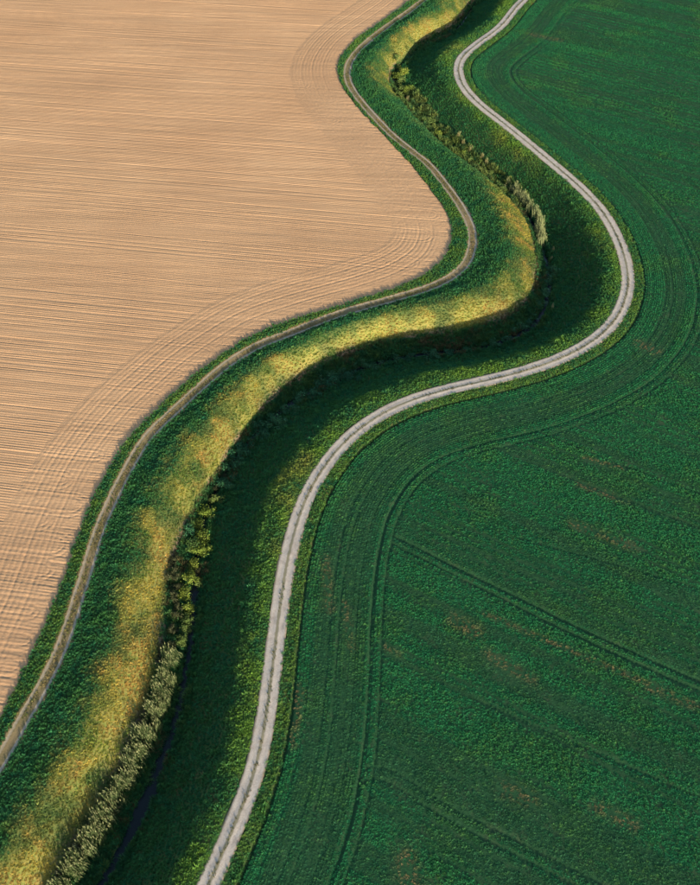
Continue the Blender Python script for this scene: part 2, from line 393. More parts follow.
Q, L = np.meshgrid(qs, ls, indexing='ij'); L = L + ((np.arange(len(qs)) % 2) * 0.0)[:, None]
sx = (L * fdir[0] + Q * fnor[0]).ravel(); sy = (L * fdir[1] + Q * fnor[1]).ravel()
sa = sd('A', sx, sy); swid = np.interp(sy, ys, wid)
HL = 15.5
hw = HL + 1.2 * (fbm(sx, sy, 12, 2, 80) - 0.5)
sz = 0.02 + furrows(sx, sy) + (fbm(sx, sy, 18, 2, 82) - 0.5) * 0.15 - 0.22 * sstep(-hw + 1.5, -hw + 4.5, sa)
Vs = np.stack([sx, sy, sz], -1); shp = Q.shape
ctr = lambda v: 0.25 * (v.reshape(shp)[:-1, :-1] + v.reshape(shp)[1:, :-1] + v.reshape(shp)[:-1, 1:] + v.reshape(shp)[1:, 1:])
kp = (ctr(sa) < -HL + 6) & (np.abs(ctr(sx)) < 1.26 * ctr(swid)) & (ctr(sy) > 15) & (ctr(sy) < 326)
Vm, Fm, _ = compact(Vs, grid_faces(*shp, kp))
nb = 0.165
hx = np.arange(-80, 75, nb); hy = np.arange(20, 330, nb)
hm = np.zeros((len(hy), len(hx)), bool)
cxs, cys = np.meshgrid(hx[::8], hy[::8]); ca = sd('A', cxs.ravel(), cys.ravel()).reshape(cxs.shape)
near = (ca < 2.5) & (ca > -HL - 3)
hm = np.repeat(np.repeat(near, 8, 0), 8, 1)[:len(hy), :len(hx)]
jj, ii = np.nonzero(hm); px_, py_ = hx[ii], hy[jj]
ha = sd('A', px_, py_); hwd = np.interp(py_, ys, wid)
ok = (ha < 0.9) & (ha > -HL - 1.5) & (np.abs(px_) < 1.26 * hwd)
idm = np.full(hm.shape, -1); jj, ii, px_, py_, ha = jj[ok], ii[ok], px_[ok], py_[ok], ha[ok]
idm[jj, ii] = np.arange(len(jj))
dd = -ha + 0.5 * (fbm(px_, py_, 14, 2, 90) - 0.5)
zone = sstep(1.5, 4.0, dd) * sstep(HL + 0.5, HL - 2.5, dd)
amp = 0.35 + 1.1 * fbm(px_, py_, 9, 2, 91)
curved = 0.022 * amp * (2 * np.abs(np.sin(dd * np.pi / 0.95))**0.6 - 1) - 0.04 * np.exp(-(((dd % 3.06) - 1.5) / 0.2)**2)
hz = 0.03 + curved * zone + furrows(px_, py_) * (0.38 + 0.62 * (1 - zone)) + (fbm(px_, py_, 18, 2, 82) - 0.5) * 0.15
hz += (fbm(px_, py_, 0.55, 2, 92) - 0.5) * 0.05
hz -= 0.045 * loop_depth(px_, py_) * sstep(0.8, 1.6, dd)
hz -= 0.16 * sstep(HL - 2.2, HL + 0.8, dd) + 0.35 * sstep(0.3, -0.9, dd)
Fh = np.stack([idm[:-1, :-1], idm[:-1, 1:], idm[1:, 1:], idm[1:, :-1]], -1).reshape(-1, 4); Fh = Fh[(Fh >= 0).all(1)]
Vh = np.stack([px_, py_, hz], -1)
# outer soil, coarse
Vo, Fo, _ = compact(Vg, grid_faces(*sh, keep_soil_outer))
me = new_mesh('ploughed_field', np.vstack([Vm, Vh, Vo]), np.vstack([Fm, Fh + len(Vm), Fo + len(Vm) + len(Vh)]))
obj('ploughed_field', me, M_soil, kind='structure')

# ------------------------------------------------------------------ road and track ribbons
def ribbon(P, half, ncol, zfun, edge_amp, seed):
    P = P[(P[:, 1] > 5) & (P[:, 1] < 335)]; P = smooth(resample(P, 0.35), 4)
    tn = np.gradient(P, axis=0); tn /= np.linalg.norm(tn, axis=1)[:, None]
    nr = np.stack([-tn[:, 1], tn[:, 0]], -1); k = np.linspace(-1, 1, ncol)
    e = edge_amp * (fbm(P[:, 0], P[:, 1], 7, 3, seed) - 0.5) * 2; e2 = edge_amp * (fbm(P[:, 0], P[:, 1], 7, 3, seed + 9) - 0.5) * 2
    w = np.where(k[None, :] < 0, half + e[:, None], half + e2[:, None]) * k[None, :]
    XY = P[:, None, :] + nr[:, None, :] * w[..., None]
    x, y = XY[..., 0].ravel(), XY[..., 1].ravel(); w = w.ravel()
    z = zfun(x, y, w); V = np.stack([x, y, z], -1)
    F = grid_faces(len(P), ncol)[:, ::-1]
    me = new_mesh('ribbon', V, F); fattr(me, 'across', w); fattr(me, 'kk', np.tile(k, len(P))); return me
# +across = to the left when walking from far to near reversed; the lines run far -> near, so +n is image right
def road_z(x, y, w):
    z0 = land(x, y); rutv = np.exp(-((np.abs(w) - 0.72) / 0.34)**2)
    return z0 + 0.01 - 0.025 * rutv - 0.08 * sstep(1.42, 1.62, np.abs(w)) + 0.05 * (fbm(x, y, 0.9, 2, 33) - 0.5) + 0.05 * (fbm(x, y, 3.0, 2, 35) - 0.5)
def road_material():
    m, n, p, o = mat('pale_gravel'); pos = geo_pos(n)
    ac = N(n, 'ShaderNodeAttribute', attribute_name='across').outputs['Fac']
    f1 = noise(n, pos, 6.0, 5, 0.7); f2 = noise(n, pos, 0.5, 3); f3 = noise(n, pos, 1.3, 4, 0.65)
    c = ramp(n, f1, [(0.25, (0.25, 0.212, 0.174)), (0.55, (0.345, 0.302, 0.257)), (0.8, (0.45, 0.405, 0.355))])
    c = mix(n, ramp(n, f2, [(0.4, (0,) * 3), (0.75, (0.5,) * 3)]), c, (0.25, 0.21, 0.175))
    f4 = noise(n, pos, 0.9, 5, 0.7); c = mix(n, ramp(n, f4, [(0.52, (0,) * 3), (0.68, (0.65,) * 3)]), c, (0.20, 0.165, 0.135))
    absd = mathn(n, 'ABSOLUTE', ac)
    wob = mathn(n, 'MULTIPLY', mathn(n, 'SUBTRACT', f3, 0.5), 0.4)
    sm = N(n, 'ShaderNodeMapRange', interpolation_type='SMOOTHSTEP'); n.links.new(mathn(n, 'ADD', absd, wob), sm.inputs[0])
    sm.inputs[1].default_value = 0.10; sm.inputs[2].default_value = 0.36; sm.inputs[3].default_value = 0.95; sm.inputs[4].default_value = 0.0
    c = mix(n, sm.outputs[0], c, (0.15, 0.135, 0.085))
    ed = N(n, 'ShaderNodeMapRange', interpolation_type='SMOOTHSTEP'); n.links.new(mathn(n, 'ADD', absd, wob), ed.inputs[0])
    ed.inputs[1].default_value = 1.1; ed.inputs[2].default_value = 1.5; ed.inputs[3].default_value = 0.0; ed.inputs[4].default_value = 0.85
    c = mix(n, ed.outputs[0], c, (0.17, 0.13, 0.07))
    n.links.new(c, p.inputs['Base Color']); bump(n, p, f1, 0.5, 0.05); p.inputs['Roughness'].default_value = 0.95; return m
me = ribbon(CR, 1.55, 25, road_z, 0.22, 100); obj('gravel_road', me, road_material(), kind='structure')
def track_z(x, y, w):
    z0 = land(x, y); rutv = np.exp(-((np.abs(w) - 0.80) / 0.22)**2)
    return z0 + 0.01 - 0.04 * rutv - 0.08 * sstep(1.3, 1.5, np.abs(w)) + 0.06 * (fbm(x, y, 0.8, 2, 34) - 0.5)
def track_material():
    m, n, p, o = mat('worn_dirt_track'); pos = geo_pos(n)
    ac = N(n, 'ShaderNodeAttribute', attribute_name='across').outputs['Fac']
    f1 = noise(n, pos, 5.0, 5, 0.7); f2 = noise(n, pos, 0.16, 3); f3 = noise(n, pos, 1.3, 4, 0.65)
    wob = mathn(n, 'MULTIPLY', mathn(n, 'SUBTRACT', f3, 0.5), 0.35)
    base = ramp(n, f1, [(0.3, (0.055, 0.060, 0.022)), (0.5, (0.115, 0.092, 0.042)), (0.8, (0.20, 0.155, 0.08))])
    base = mix(n, ramp(n, f2, [(0.4, (0,) * 3), (0.65, (0.75,) * 3)]), base, (0.19, 0.135, 0.075)); pale = ramp(n, f1, [(0.3, (0.20, 0.165, 0.12)), (0.7, (0.33, 0.285, 0.225))])
    def mark(pos_, w_, amt):
        dd_ = mathn(n, 'ABSOLUTE', mathn(n, 'ADD', mathn(n, 'SUBTRACT', ac, pos_), wob))
        mr = N(n, 'ShaderNodeMapRange', interpolation_type='SMOOTHSTEP'); n.links.new(dd_, mr.inputs[0])
        mr.inputs[1].default_value = w_ * 0.5; mr.inputs[2].default_value = w_ * 1.3; mr.inputs[3].default_value = amt; mr.inputs[4].default_value = 0.0
        return mr.outputs[0]
    c = mix(n, mark(-0.78, 0.24, 0.6), base, pale); c = mix(n, mark(0.80, 0.24, 0.95), c, pale)
    n.links.new(c, p.inputs['Base Color']); bump(n, p, f1, 0.5, 0.05); return m
me = ribbon(CT, 1.5, 25, track_z, 0.25, 130); obj('dirt_track', me, track_material(), kind='structure')

# stream
def water_material():
    m, n, p, o = mat('dark_ditch_water'); p.inputs['Base Color'].default_value = (0.006, 0.010, 0.012, 1)
    p.inputs['Roughness'].default_value = 0.12; p.inputs['Specular IOR Level'].default_value = 0.16
    pos = geo_pos(n); f = noise(n, pos, 1.6, 3); bump(n, p, f, 0.15, 0.05); return m
WZ = -4.85
me = ribbon(CDI, 2.6, 7, lambda x, y, w: np.full(x.shape, WZ), 0.2, 160)
obj('stream', me, water_material(), kind='structure')

# ------------------------------------------------------------------ grass and crop: small clumps set out one by one on points
def tuft_mesh(name, nbl, rad, hgt, wdt, seed, spread=0.9):
    g = np.random.default_rng(seed); V = []; F = []; C = []
    for b in range(nbl):
        th = g.uniform(0, 2 * np.pi); q = math.sqrt(g.uniform(0, 1)); bx, by = 0.45 * rad * q * math.cos(th), 0.45 * rad * q * math.sin(th)
        ph = th + g.normal(0, 0.6); h = hgt * (1 - 0.45 * q * q) * g.uniform(0.7, 1.15); ln = spread * rad * (0.15 + q) * g.uniform(0.6, 1.2); w = wdt * g.uniform(0.7, 1.3)
        dx, dy = math.cos(ph), math.sin(ph); nx, ny = -dy * w / 2, dx * w / 2
        i = len(V); v = g.uniform(0.75, 1.2)
        for f_, ws in ((0, 1.0), (0.6, 0.95)):
            ox, oy, oz = bx + dx * ln * f_**1.6, by + dy * ln * f_**1.6, h * f_ * (1.25 - 0.25 * f_)
            V += [(ox - nx * ws, oy - ny * ws, oz), (ox + nx * ws, oy + ny * ws, oz)]
        V.append((bx + dx * ln, by + dy * ln, h * 0.95)); F += [(i, i + 1, i + 3), (i, i + 3, i + 2), (i + 2, i + 3, i + 4)]
        C += [v] * 5
    me = new_mesh(name, V, F, True); C = np.array(C); fattr(me, 'leafv', np.stack([C, C, C], -1), 'FLOAT_VECTOR'); return me
def scatter(name, P, rot, scl, col, meshes, material, **props):
    """one object of clump instances on points"""
    m = bpy.data.meshes.new(name); m.vertices.add(len(P)); m.vertices.foreach_set('co', np.asarray(P, np.float32).ravel())
    fattr(m, 'rot', rot, 'FLOAT_VECTOR'); fattr(m, 'scl', scl, 'FLOAT_VECTOR'); fattr(m, 'tcol', col, 'FLOAT_VECTOR'); m.update()
    o = obj(name, m, None, **props)
    ng = bpy.data.node_groups.new(name + '_nodes', 'GeometryNodeTree')
    ng.interface.new_socket('Geometry', in_out='INPUT', socket_type='NodeSocketGeometry'); ng.interface.new_socket('Geometry', in_out='OUTPUT', socket_type='NodeSocketGeometry')
    gi = ng.nodes.new('NodeGroupInput'); go = ng.nodes.new('NodeGroupOutput')
    gti = ng.nodes.new('GeometryNodeGeometryToInstance')
    for k, me in enumerate(meshes):
        me.materials.append(material); src = bpy.data.objects.new(name + '_clump', me)
        oi = ng.nodes.new('GeometryNodeObjectInfo'); oi.inputs['Object'].default_value = src
        ng.links.new(oi.outputs['Geometry'], gti.inputs[0])
    iop = ng.nodes.new('GeometryNodeInstanceOnPoints'); iop.inputs['Pick Instance'].default_value = True
    def named(nm):
        a_ = ng.nodes.new('GeometryNodeInputNamedAttribute'); a_.data_type = 'FLOAT_VECTOR'; a_.inputs[0].default_value = nm; return a_.outputs[0]
    ng.links.new(gi.outputs[0], iop.inputs['Points']); ng.links.new(gti.outputs[0], iop.inputs['Instance'])
    ng.links.new(named('rot'), iop.inputs['Rotation']); ng.links.new(named('scl'), iop.inputs['Scale'])
    ng.links.new(iop.outputs[0], go.inputs[0])
    md = o.modifiers.new('clumps', 'NODES'); md.node_group = ng; return o
def jitter_points(step, margin, seed, ang=0.0, jit=0.9):
    g = np.random.default_rng(seed); k = np.arange(-330, 330, step); k2 = np.arange(-330, 330, step)
    U, Vv = np.meshgrid(k, k2); U = U + g.uniform(-.5, .5, U.shape) * step * jit; Vv = Vv + g.uniform(-.5, .5, Vv.shape) * step * jit
    c, s_ = math.cos(ang), math.sin(ang); x = (c * U - s_ * Vv).ravel(); y = (s_ * U + c * Vv).ravel() + 160
    w = np.interp(y, ys, wid); m = (y > 20) & (y < 312) & (np.abs(x) < w * 1.0 + margin); return x[m], y[m]
def finish(name, x, y, z, scl, col, meshes, material, lean=0.15, seed=0, **props):
    g = np.random.default_rng(seed + 500); n = len(x)
    rot = np.stack([g.normal(0, lean, n), g.normal(0, lean, n), g.uniform(0, 2 * np.pi, n)], -1)
    return scatter(name, np.stack([x, y, z], -1), rot, scl, col, meshes, material, **props)
def lerp(a, b, t): return a[None, :] * (1 - t[:, None]) + b[None, :] * t[:, None]
V3 = lambda *c: np.array(c)

# bank grass
x, y = jitter_points(0.40, 6, 11)
z, lam, a, t, s, d, r = land(x, y, True)
g = np.random.default_rng(12)
m = (a > -0.15 + 0.9 * (fbm(x, y, 2.2, 3, 21) - 0.5)) & (r < 3.4) & (np.abs(r) > 1.45 + 0.5 * (fbm(x, y, 4, 3, 23) - 0.5)) & (np.abs(t) > 1.12 + 0.45 * (fbm(x, y, 2, 2, 24) - 0.5)) & (z > WZ - 0.22 + 0.3 * (n_w := fbm(x, y, 1.8, 2, 26)))
x, y, z, lam, a, t, s, d, r = (v[m] for v in (x, y, z, lam, a, t, s, d, r))
n1 = fbm(x, y, 9, 3, 200); n2 = fbm(x, y, 1.3, 3, 201); n3 = g.random(len(x)); n4 = fbm(x, y, 3.5, 2, 203)
yel = sunlit_dry_mask(x, y, lam, 0.16 * (n3 - 0.5))  # dry grass tint that also carries the sun on the bank
rv = sstep(3.55, 3.80, lam + 0.3 * (n1 - 0.5) + 0.2 * (n4 - 0.5)) * (r < 0)                         # sunlight painted as brighter green on the verge left of the road
deep = V3(0.016, 0.105, 0.046); green = V3(0.048, 0.150, 0.040); lime = V3(0.185, 0.225, 0.034); straw = V3(0.40, 0.315, 0.062); ochre = V3(0.42, 0.235, 0.07); brown = V3(0.10, 0.065, 0.035)
col = lerp(deep, green, np.clip(n2 * 1.3 - 0.15 + 0.3 * (n3 - 0.5), 0, 1))
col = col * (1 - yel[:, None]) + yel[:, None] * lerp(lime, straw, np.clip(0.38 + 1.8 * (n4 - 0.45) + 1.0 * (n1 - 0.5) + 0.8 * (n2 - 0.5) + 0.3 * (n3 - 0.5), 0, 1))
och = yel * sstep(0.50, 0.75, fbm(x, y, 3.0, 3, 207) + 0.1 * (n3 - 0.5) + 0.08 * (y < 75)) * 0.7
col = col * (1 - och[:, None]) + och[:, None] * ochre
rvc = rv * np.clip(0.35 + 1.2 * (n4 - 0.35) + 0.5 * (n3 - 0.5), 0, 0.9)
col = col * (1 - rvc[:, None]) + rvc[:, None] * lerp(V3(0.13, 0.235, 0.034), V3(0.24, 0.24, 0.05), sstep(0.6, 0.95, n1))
vg = ((r > 1.2) | ((lam < 1) & (lam > 0))) * np.clip(0.25 + 0.9 * (n4 - 0.4) + 0.6 * (n3 - 0.5), 0, 1)
col = col * (1 - vg[:, None]) + vg[:, None] * V3(0.12, 0.20, 0.032)
bb = np.exp(-((lam - 2.28) / 0.16)**2) * (fbm(x, y, 5, 2, 61) > 0.42) * 0.8 * (n3 > 0.25)
col = col * (1 - bb[:, None]) + bb[:, None] * brown
col = col * (0.86 + 0.28 * g.random(len(x)))[:, None]
ht = 1.0 + 0.8 * (n2 - 0.5) - 0.45 * yel + 0.9 * np.exp(-((lam - 2.75) / 0.3)**2) + 0.8 * np.exp(-((lam - 3.06) / 0.06)**2)
ht *= 0.38 + 0.62 * sstep(1.4, 3.0, np.abs(r))
tus = g.random(len(x)) < 0.07 * (1 - 0.5 * yel) * (np.abs(r) > 2.2) * (lam > 1.1)
ht = ht * np.where(tus, 1.35, 1.0)
wd_ = (0.8 + 0.7 * g.random(len(x))**2) * np.where(tus, 1.6, 1.0)
scl = np.stack([wd_, wd_, ht * (0.7 + 0.6 * g.random(len(x)))], -1)
grass_meshes = [tuft_mesh('grass_clump', 34, 0.30, 0.40, 0.042, 300 + k, 0.8) for k in range(5)]
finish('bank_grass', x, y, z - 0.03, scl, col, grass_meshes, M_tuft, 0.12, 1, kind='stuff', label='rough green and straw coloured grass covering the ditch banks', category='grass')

# rank weeds along the stream
x, y = jitter_points(0.55, 5, 71); z, lam, a, t, s, d, r = land(x, y, True); g = np.random.default_rng(72)
nw = fbm(x, y, 3.2, 3, 210); nv = fbm(x, y, 1.2, 2, 212)
m = (lam > 2.30 + 0.3 * (nw - 0.5)) & (lam < 3.10 + 0.12 * (nw - 0.5) + 0.13 * (farr := sstep(_yB - 6, _yB + 4, y) * sstep(_yA + 6, _yA, y))) & (z > WZ - 0.5) & (nw + 0.35 * (g.random(len(x)) - 0.5) > 0.33) & (np.abs(d) > 0.15 + 0.95 * nv)
x, y, z, lam, nw, nv, farr = (v[m] for v in (x, y, z, lam, nw, nv, farr)); z = np.maximum(z, WZ - 0.15); n3 = g.random(len(x))
col = lerp(V3(0.016, 0.075, 0.032), V3(0.06, 0.12, 0.03), np.clip(nv * 1.4 - 0.3 + 0.5 * (n3 - 0.5), 0, 1))
fl = 0.75 * farr * np.clip(nv * 1.5 - 0.2, 0, 1); col = col * (1 - fl[:, None]) + fl[:, None] * V3(0.14, 0.17, 0.04)  # far reach weeds coloured yellow-green as sunlit
bw = sstep(0.58, 0.72, fbm(x, y, 5, 2, 214)) * (n3 > 0.3) * 0.8 * (1 - 0.75 * farr); col = col * (1 - bw[:, None]) + bw[:, None] * V3(0.10, 0.07, 0.035)
sc_ = (0.7 + 1.0 * nw * g.random(len(x)) + 0.3 * nv) * (1 + 0.45 * farr); scl = np.stack([sc_, sc_, sc_ * (0.7 + 0.6 * g.random(len(x)))], -1)
finish('ditch_weeds', x, y, z - 0.03, scl, col, [tuft_mesh('weed_clump', 46, 0.5, 0.75, 0.075, 380 + k, 1.0) for k in range(5)], M_tuft, 0.2, 6, kind='stuff', label='rank dark green weeds lining the stream in the ditch', category='weeds')

# thin grass between the wheel marks
for nm, key, half, dens, cA, cB, lb in (('road_grass', 'R', 0.24, 0.30, V3(0.06, 0.085, 0.028), V3(0.13, 0.115, 0.055), 'thin dry grass strip down the middle of the gravel road'),
                                    ('track_grass', 'T', 0.42, 0.34, V3(0.07, 0.10, 0.022), V3(0.24, 0.18, 0.075), 'short dry grass between and beside the dirt track wheel marks')):
    x, y = jitter_points(dens, 4, 31); dd_ = sd(key, x, y); gg = np.random.default_rng(8)
    m = (np.abs(dd_) < half + 0.1 * gg.random(len(x))) if key == 'R' else ((np.abs(dd_) < half) | ((np.abs(dd_) > 1.05) & (np.abs(dd_) < 1.45)))
    m &= gg.random(len(x)) < (0.55 if key == 'R' else 0.9) * sstep(0.25, 0.6, fbm(x, y, 5, 3, 57)); x, y = x[m], y[m]; gg = np.random.default_rng(9)
    col = lerp(cA, cB, np.clip(fbm(x, y, 6, 2, 55) * 1.6 - 0.4 + 0.4 * gg.random(len(x)), 0, 1)) * (0.7 + 0.6 * gg.random(len(x)))[:, None]
    w_ = (0.45 if key == 'R' else 0.6) + 0.4 * gg.random(len(x)); scl = np.stack([w_, w_, w_ * 0.7], -1)
    finish(nm, x, y, land(x, y) + 0.01, scl, col, [tuft_mesh('low_clump', 12, 0.3, 0.3, 0.06, 340 + k) for k in range(3)], M_tuft, 0.1, 2, kind='stuff', label=lb, category='grass')

# crop
DR = math.atan2(-0.49, 0.87)
x, y = jitter_points(0.335, 7, 51, DR, 0.75)
r = sd('R', x, y); k = r > 3.7; x, y, r = x[k], y[k], r[k]
e_ = 0.6; gxr = (sd('R', x + e_, y) - sd('R', x - e_, y)) / (2 * e_); gyr = (sd('R', x, y + e_) - sd('R', x, y - e_)) / (2 * e_)
hd = r < HEAD + 1.0; tgt = np.round(r / 0.45) * 0.45 - r
x = x + np.where(hd, gxr * tgt * 0.75, 0); y = y + np.where(hd, gyr * tgt * 0.75, 0)
g = np.random.default_rng(52); n = len(x)
hh, ff = crop_relief(x, y); r = sd('R', x, y)
patches = [((572, 525), (634, 549), 0.9), ((455, 622), (475, 634), 1.2), ((488, 655), (532, 682), 0.9), ((580, 486), (625, 503), 0.7), ((485, 615), (700, 708), 0.45), ((505, 790), (530, 800), 1.1), ((595, 808), (632, 826), 0.9), ((386, 648), (400, 656), 0.5), ((650, 690), (690, 706), 0.7), ((405, 860), (412, 890), 1.6), ((532, 36), (560, 42), 1.0), ((585, 460), (625, 470), 0.5), ((325, 560), (330, 610), 0.8), ((640, 345), (655, 352), 1.2), ((300, 690), (292, 745), 0.8), ((345, 605), (352, 650), 0.6)]
pb = np.zeros(n)
for p0, p1, wv in patches:
    q = unp([p0, p1], 0.3); dv = q[1] - q[0]; tt = np.clip(((x - q[0, 0]) * dv[0] + (y - q[0, 1]) * dv[1]) / (dv**2).sum(), 0, 1)
    dist = np.hypot(x - q[0, 0] - tt * dv[0], y - q[0, 1] - tt * dv[1]); pb = np.maximum(pb, np.exp(-(dist / wv)**2) * np.clip(0.2 + 1.2 * fbm(x, y, 2.5, 2, 58), 0, 1))
al, ac_ = x * math.cos(DR) + y * math.sin(DR), -x * math.sin(DR) + y * math.cos(DR)
hdw = sstep(HEAD + 2.0, HEAD + 0.5, r)
stripe = fbm(al * 0.03, ac_, 2.2, 3, 59) * (1 - hdw) + fbm(x * 0.03, r, 2.2, 3, 60) * hdw
pas = np.where(hdw > 0.5, r, ac_); pcell = np.floor(pas / 1.7); pph = pas / 1.7 - pcell
rowgap = np.exp(-((pph - 0.5) * 1.7 / (0.20 + 0.10 * (hdw < 0.5)))**2) * (_h[(pcell.astype(np.int64) * 6151 + 77) & 65535] > 0.35) * sstep(0.25, 0.6, fbm(np.where(hdw > 0.5, y, al), pcell * 5.3, 18, 2, 63))
n1 = fbm(x, y, 30, 3, 400); n2 = fbm(x, y, 1.1, 3, 401); n4 = fbm(x, y, 6, 2, 402); n3 = g.random(n)
cd, cg, cl = V3(0.012, 0.110, 0.046), V3(0.024, 0.160, 0.056), V3(0.075, 0.195, 0.048)
col = lerp(cd, cg, np.clip(0.5 + 1.0 * (n2 - 0.5) + 0.5 * (n1 - 0.5) + 2.0 * (stripe - 0.5), 0, 1))
col = col * (1 - 0.35 * sstep(0.5, 0.3, stripe)[:, None]) + 0.35 * sstep(0.48, 0.28, stripe)[:, None] * V3(0.05, 0.07, 0.035)
ly = np.clip(0.9 * (n3 - 0.72) * 2.2 * (0.4 + n4), 0, 0.6) + 0.25 * sstep(0.55, 0.8, n4); ly = np.clip(ly, 0, 0.8)
col = col * (1 - ly[:, None]) + ly[:, None] * cl
tb = np.clip(pb * 1.1, 0, 0.9) * (n3 > 0.2); col = col * (1 - tb[:, None]) + tb[:, None] * V3(0.17, 0.125, 0.06)
col = col * (0.82 + 0.36 * g.random(n))[:, None] * (1 - 0.30 * rowgap)[:, None]
keep = (hh < 0.085) & (ff < 0.10) & (g.random(n) > (0.55 + 0.35 * (hdw < 0.5)) * rowgap) & (g.random(n) > 0.55 * pb) & (g.random(n) > 0.12)
ht = (0.75 + 0.7 * (n4 - 0.5) + 0.6 * (n2 - 0.5)) * (0.75 + 0.5 * g.random(n)) * (1 - 0.45 * pb) * (0.7 + 0.9 * (stripe - 0.25)) * (1 - np.clip(hh * 4, 0, 0.6)) * (1 - 0.75 * rowgap)
wv = 0.88 + 0.30 * g.random(n); scl = np.stack([wv, wv, np.clip(ht, 0.25, 2)], -1)
z = land(x, y) - hh - ff - 0.02
crop_meshes = [tuft_mesh('crop_clump', 26, 0.24, 0.27, 0.034, 360 + q, 0.9) for q in range(5)]
finish('crop_plants', x[keep], y[keep], z[keep], scl[keep], col[keep], crop_meshes, M_cropleaf, 0.12, 3, kind='stuff', label='young dark green cereal crop covering the field right of the road', category='crop')

# ------------------------------------------------------------------ ditch plants: every shrub and reed clump is a thing with its parts
def leaf_material(name, c0, c1, transl=0.2):
    m, n, p, o = mat(name); oi = N(n, 'ShaderNodeObjectInfo'); lv = N(n, 'ShaderNodeAttribute', attribute_name='leafv')
    c = mix(n, oi.outputs['Random'], c0, c1); c = mix(n, 1.0, c, lv.outputs['Color'], 'MULTIPLY')
    n.links.new(c, p.inputs['Base Color']); p.inputs['Roughness'].default_value = 0.6
    tr = N(n, 'ShaderNodeBsdfTranslucent'); n.links.new(c, tr.inputs[0]); ms = N(n, 'ShaderNodeMixShader'); ms.inputs[0].default_value = transl
    n.links.new(p.outputs[0], ms.inputs[1]); n.links.new(tr.outputs[0], ms.inputs[2]); n.links.new(ms.outputs[0], o.inputs[0]); return m
def strip(V, F, C, pts, w, ang, v, taper=True):
    i = len(V); nx, ny = math.cos(ang) * w / 2, math.sin(ang) * w / 2; k = len(pts)
    for j, (px, py, pz) in enumerate(pts):
        q = (1 - 0.85 * j / (k - 1)) if taper else 1.0
        V += [(px - nx * q, py - ny * q, pz), (px + nx * q, py + ny * q, pz)]; C += [v, v]
    for j in range(k - 1): F.append((i + 2 * j, i + 2 * j + 1, i + 2 * j + 3, i + 2 * j + 2))
def done(name, V, F, C, m):
    me = new_mesh(name, V, F, True); C = np.array(C); fattr(me, 'leafv', np.stack([C, C, C], -1), 'FLOAT_VECTOR'); me.materials.append(m); return me
def limb(V, F, C, p0, p1, r0, r1, k=5):
    i = len(V); p0, p1 = Vector(p0), Vector(p1); q = (p1 - p0).to_track_quat('Z', 'Y')
    for p, rr in ((p0, r0), (p1, r1)):
        for a_ in range(k): V.append(tuple(p + q @ Vector((math.cos(a_ * 2 * math.pi / k) * rr, math.sin(a_ * 2 * math.pi / k) * rr, 0)))); C.append(1)
    for a_ in range(k): F.append((i + a_, i + (a_ + 1) % k, i + k + (a_ + 1) % k, i + k + a_))
def bush_meshes(seed, nl, leaf):
    g = np.random.default_rng(seed); V, F, C = [], [], []; sV, sF, sC = [], [], []
    lobes = []
    for b in range(11):
        th = g.uniform(0, 6.28); rr = g.uniform(0.1, 0.85); c = np.array([math.cos(th) * rr, math.sin(th) * rr, g.uniform(0.25, 1.05) * (1.1 - 0.5 * rr)]); lobes.append((c, g.uniform(0.2, 0.46)))
        limb(sV, sF, sC, (0, 0, -0.1), tuple(c * [0.45, 0.45, 0.5]), 0.045, 0.03); limb(sV, sF, sC, tuple(c * [0.45, 0.45, 0.5]), tuple(c * 1.25), 0.03, 0.010)
    for _ in range(nl):
        c, rr = lobes[g.integers(len(lobes))]; dv = g.normal(size=3); dv /= np.linalg.norm(dv); dv[2] = abs(dv[2]) * 0.9 - 0.15 if g.random() < 0.75 else dv[2]
        p = c + dv * rr * (g.uniform(0.55, 1.1) if g.random() < 0.8 else g.uniform(1.0, 1.6))
        if p[2] < 0.03: p[2] = g.uniform(0.03, 0.3)
        nrm = Vector(dv + g.normal(0, 0.55, 3)).normalized(); u = nrm.orthogonal().normalized(); u.rotate(Matrix.Rotation(g.uniform(0, 6.28), 3, nrm)); w = nrm.cross(u)
        l, ww = leaf * g.uniform(0.7, 1.3), leaf * g.uniform(0.35, 0.6); P = Vector(p); i = len(V); v = g.uniform(0.6, 1.35)
        V += [tuple(P - u * l), tuple(P - w * ww + nrm * 0.02), tuple(P + u * l), tuple(P + w * ww + nrm * 0.02)]; F.append((i, i + 1, i + 2, i + 3)); C += [v] * 4
    return V, F, C, sV, sF, sC
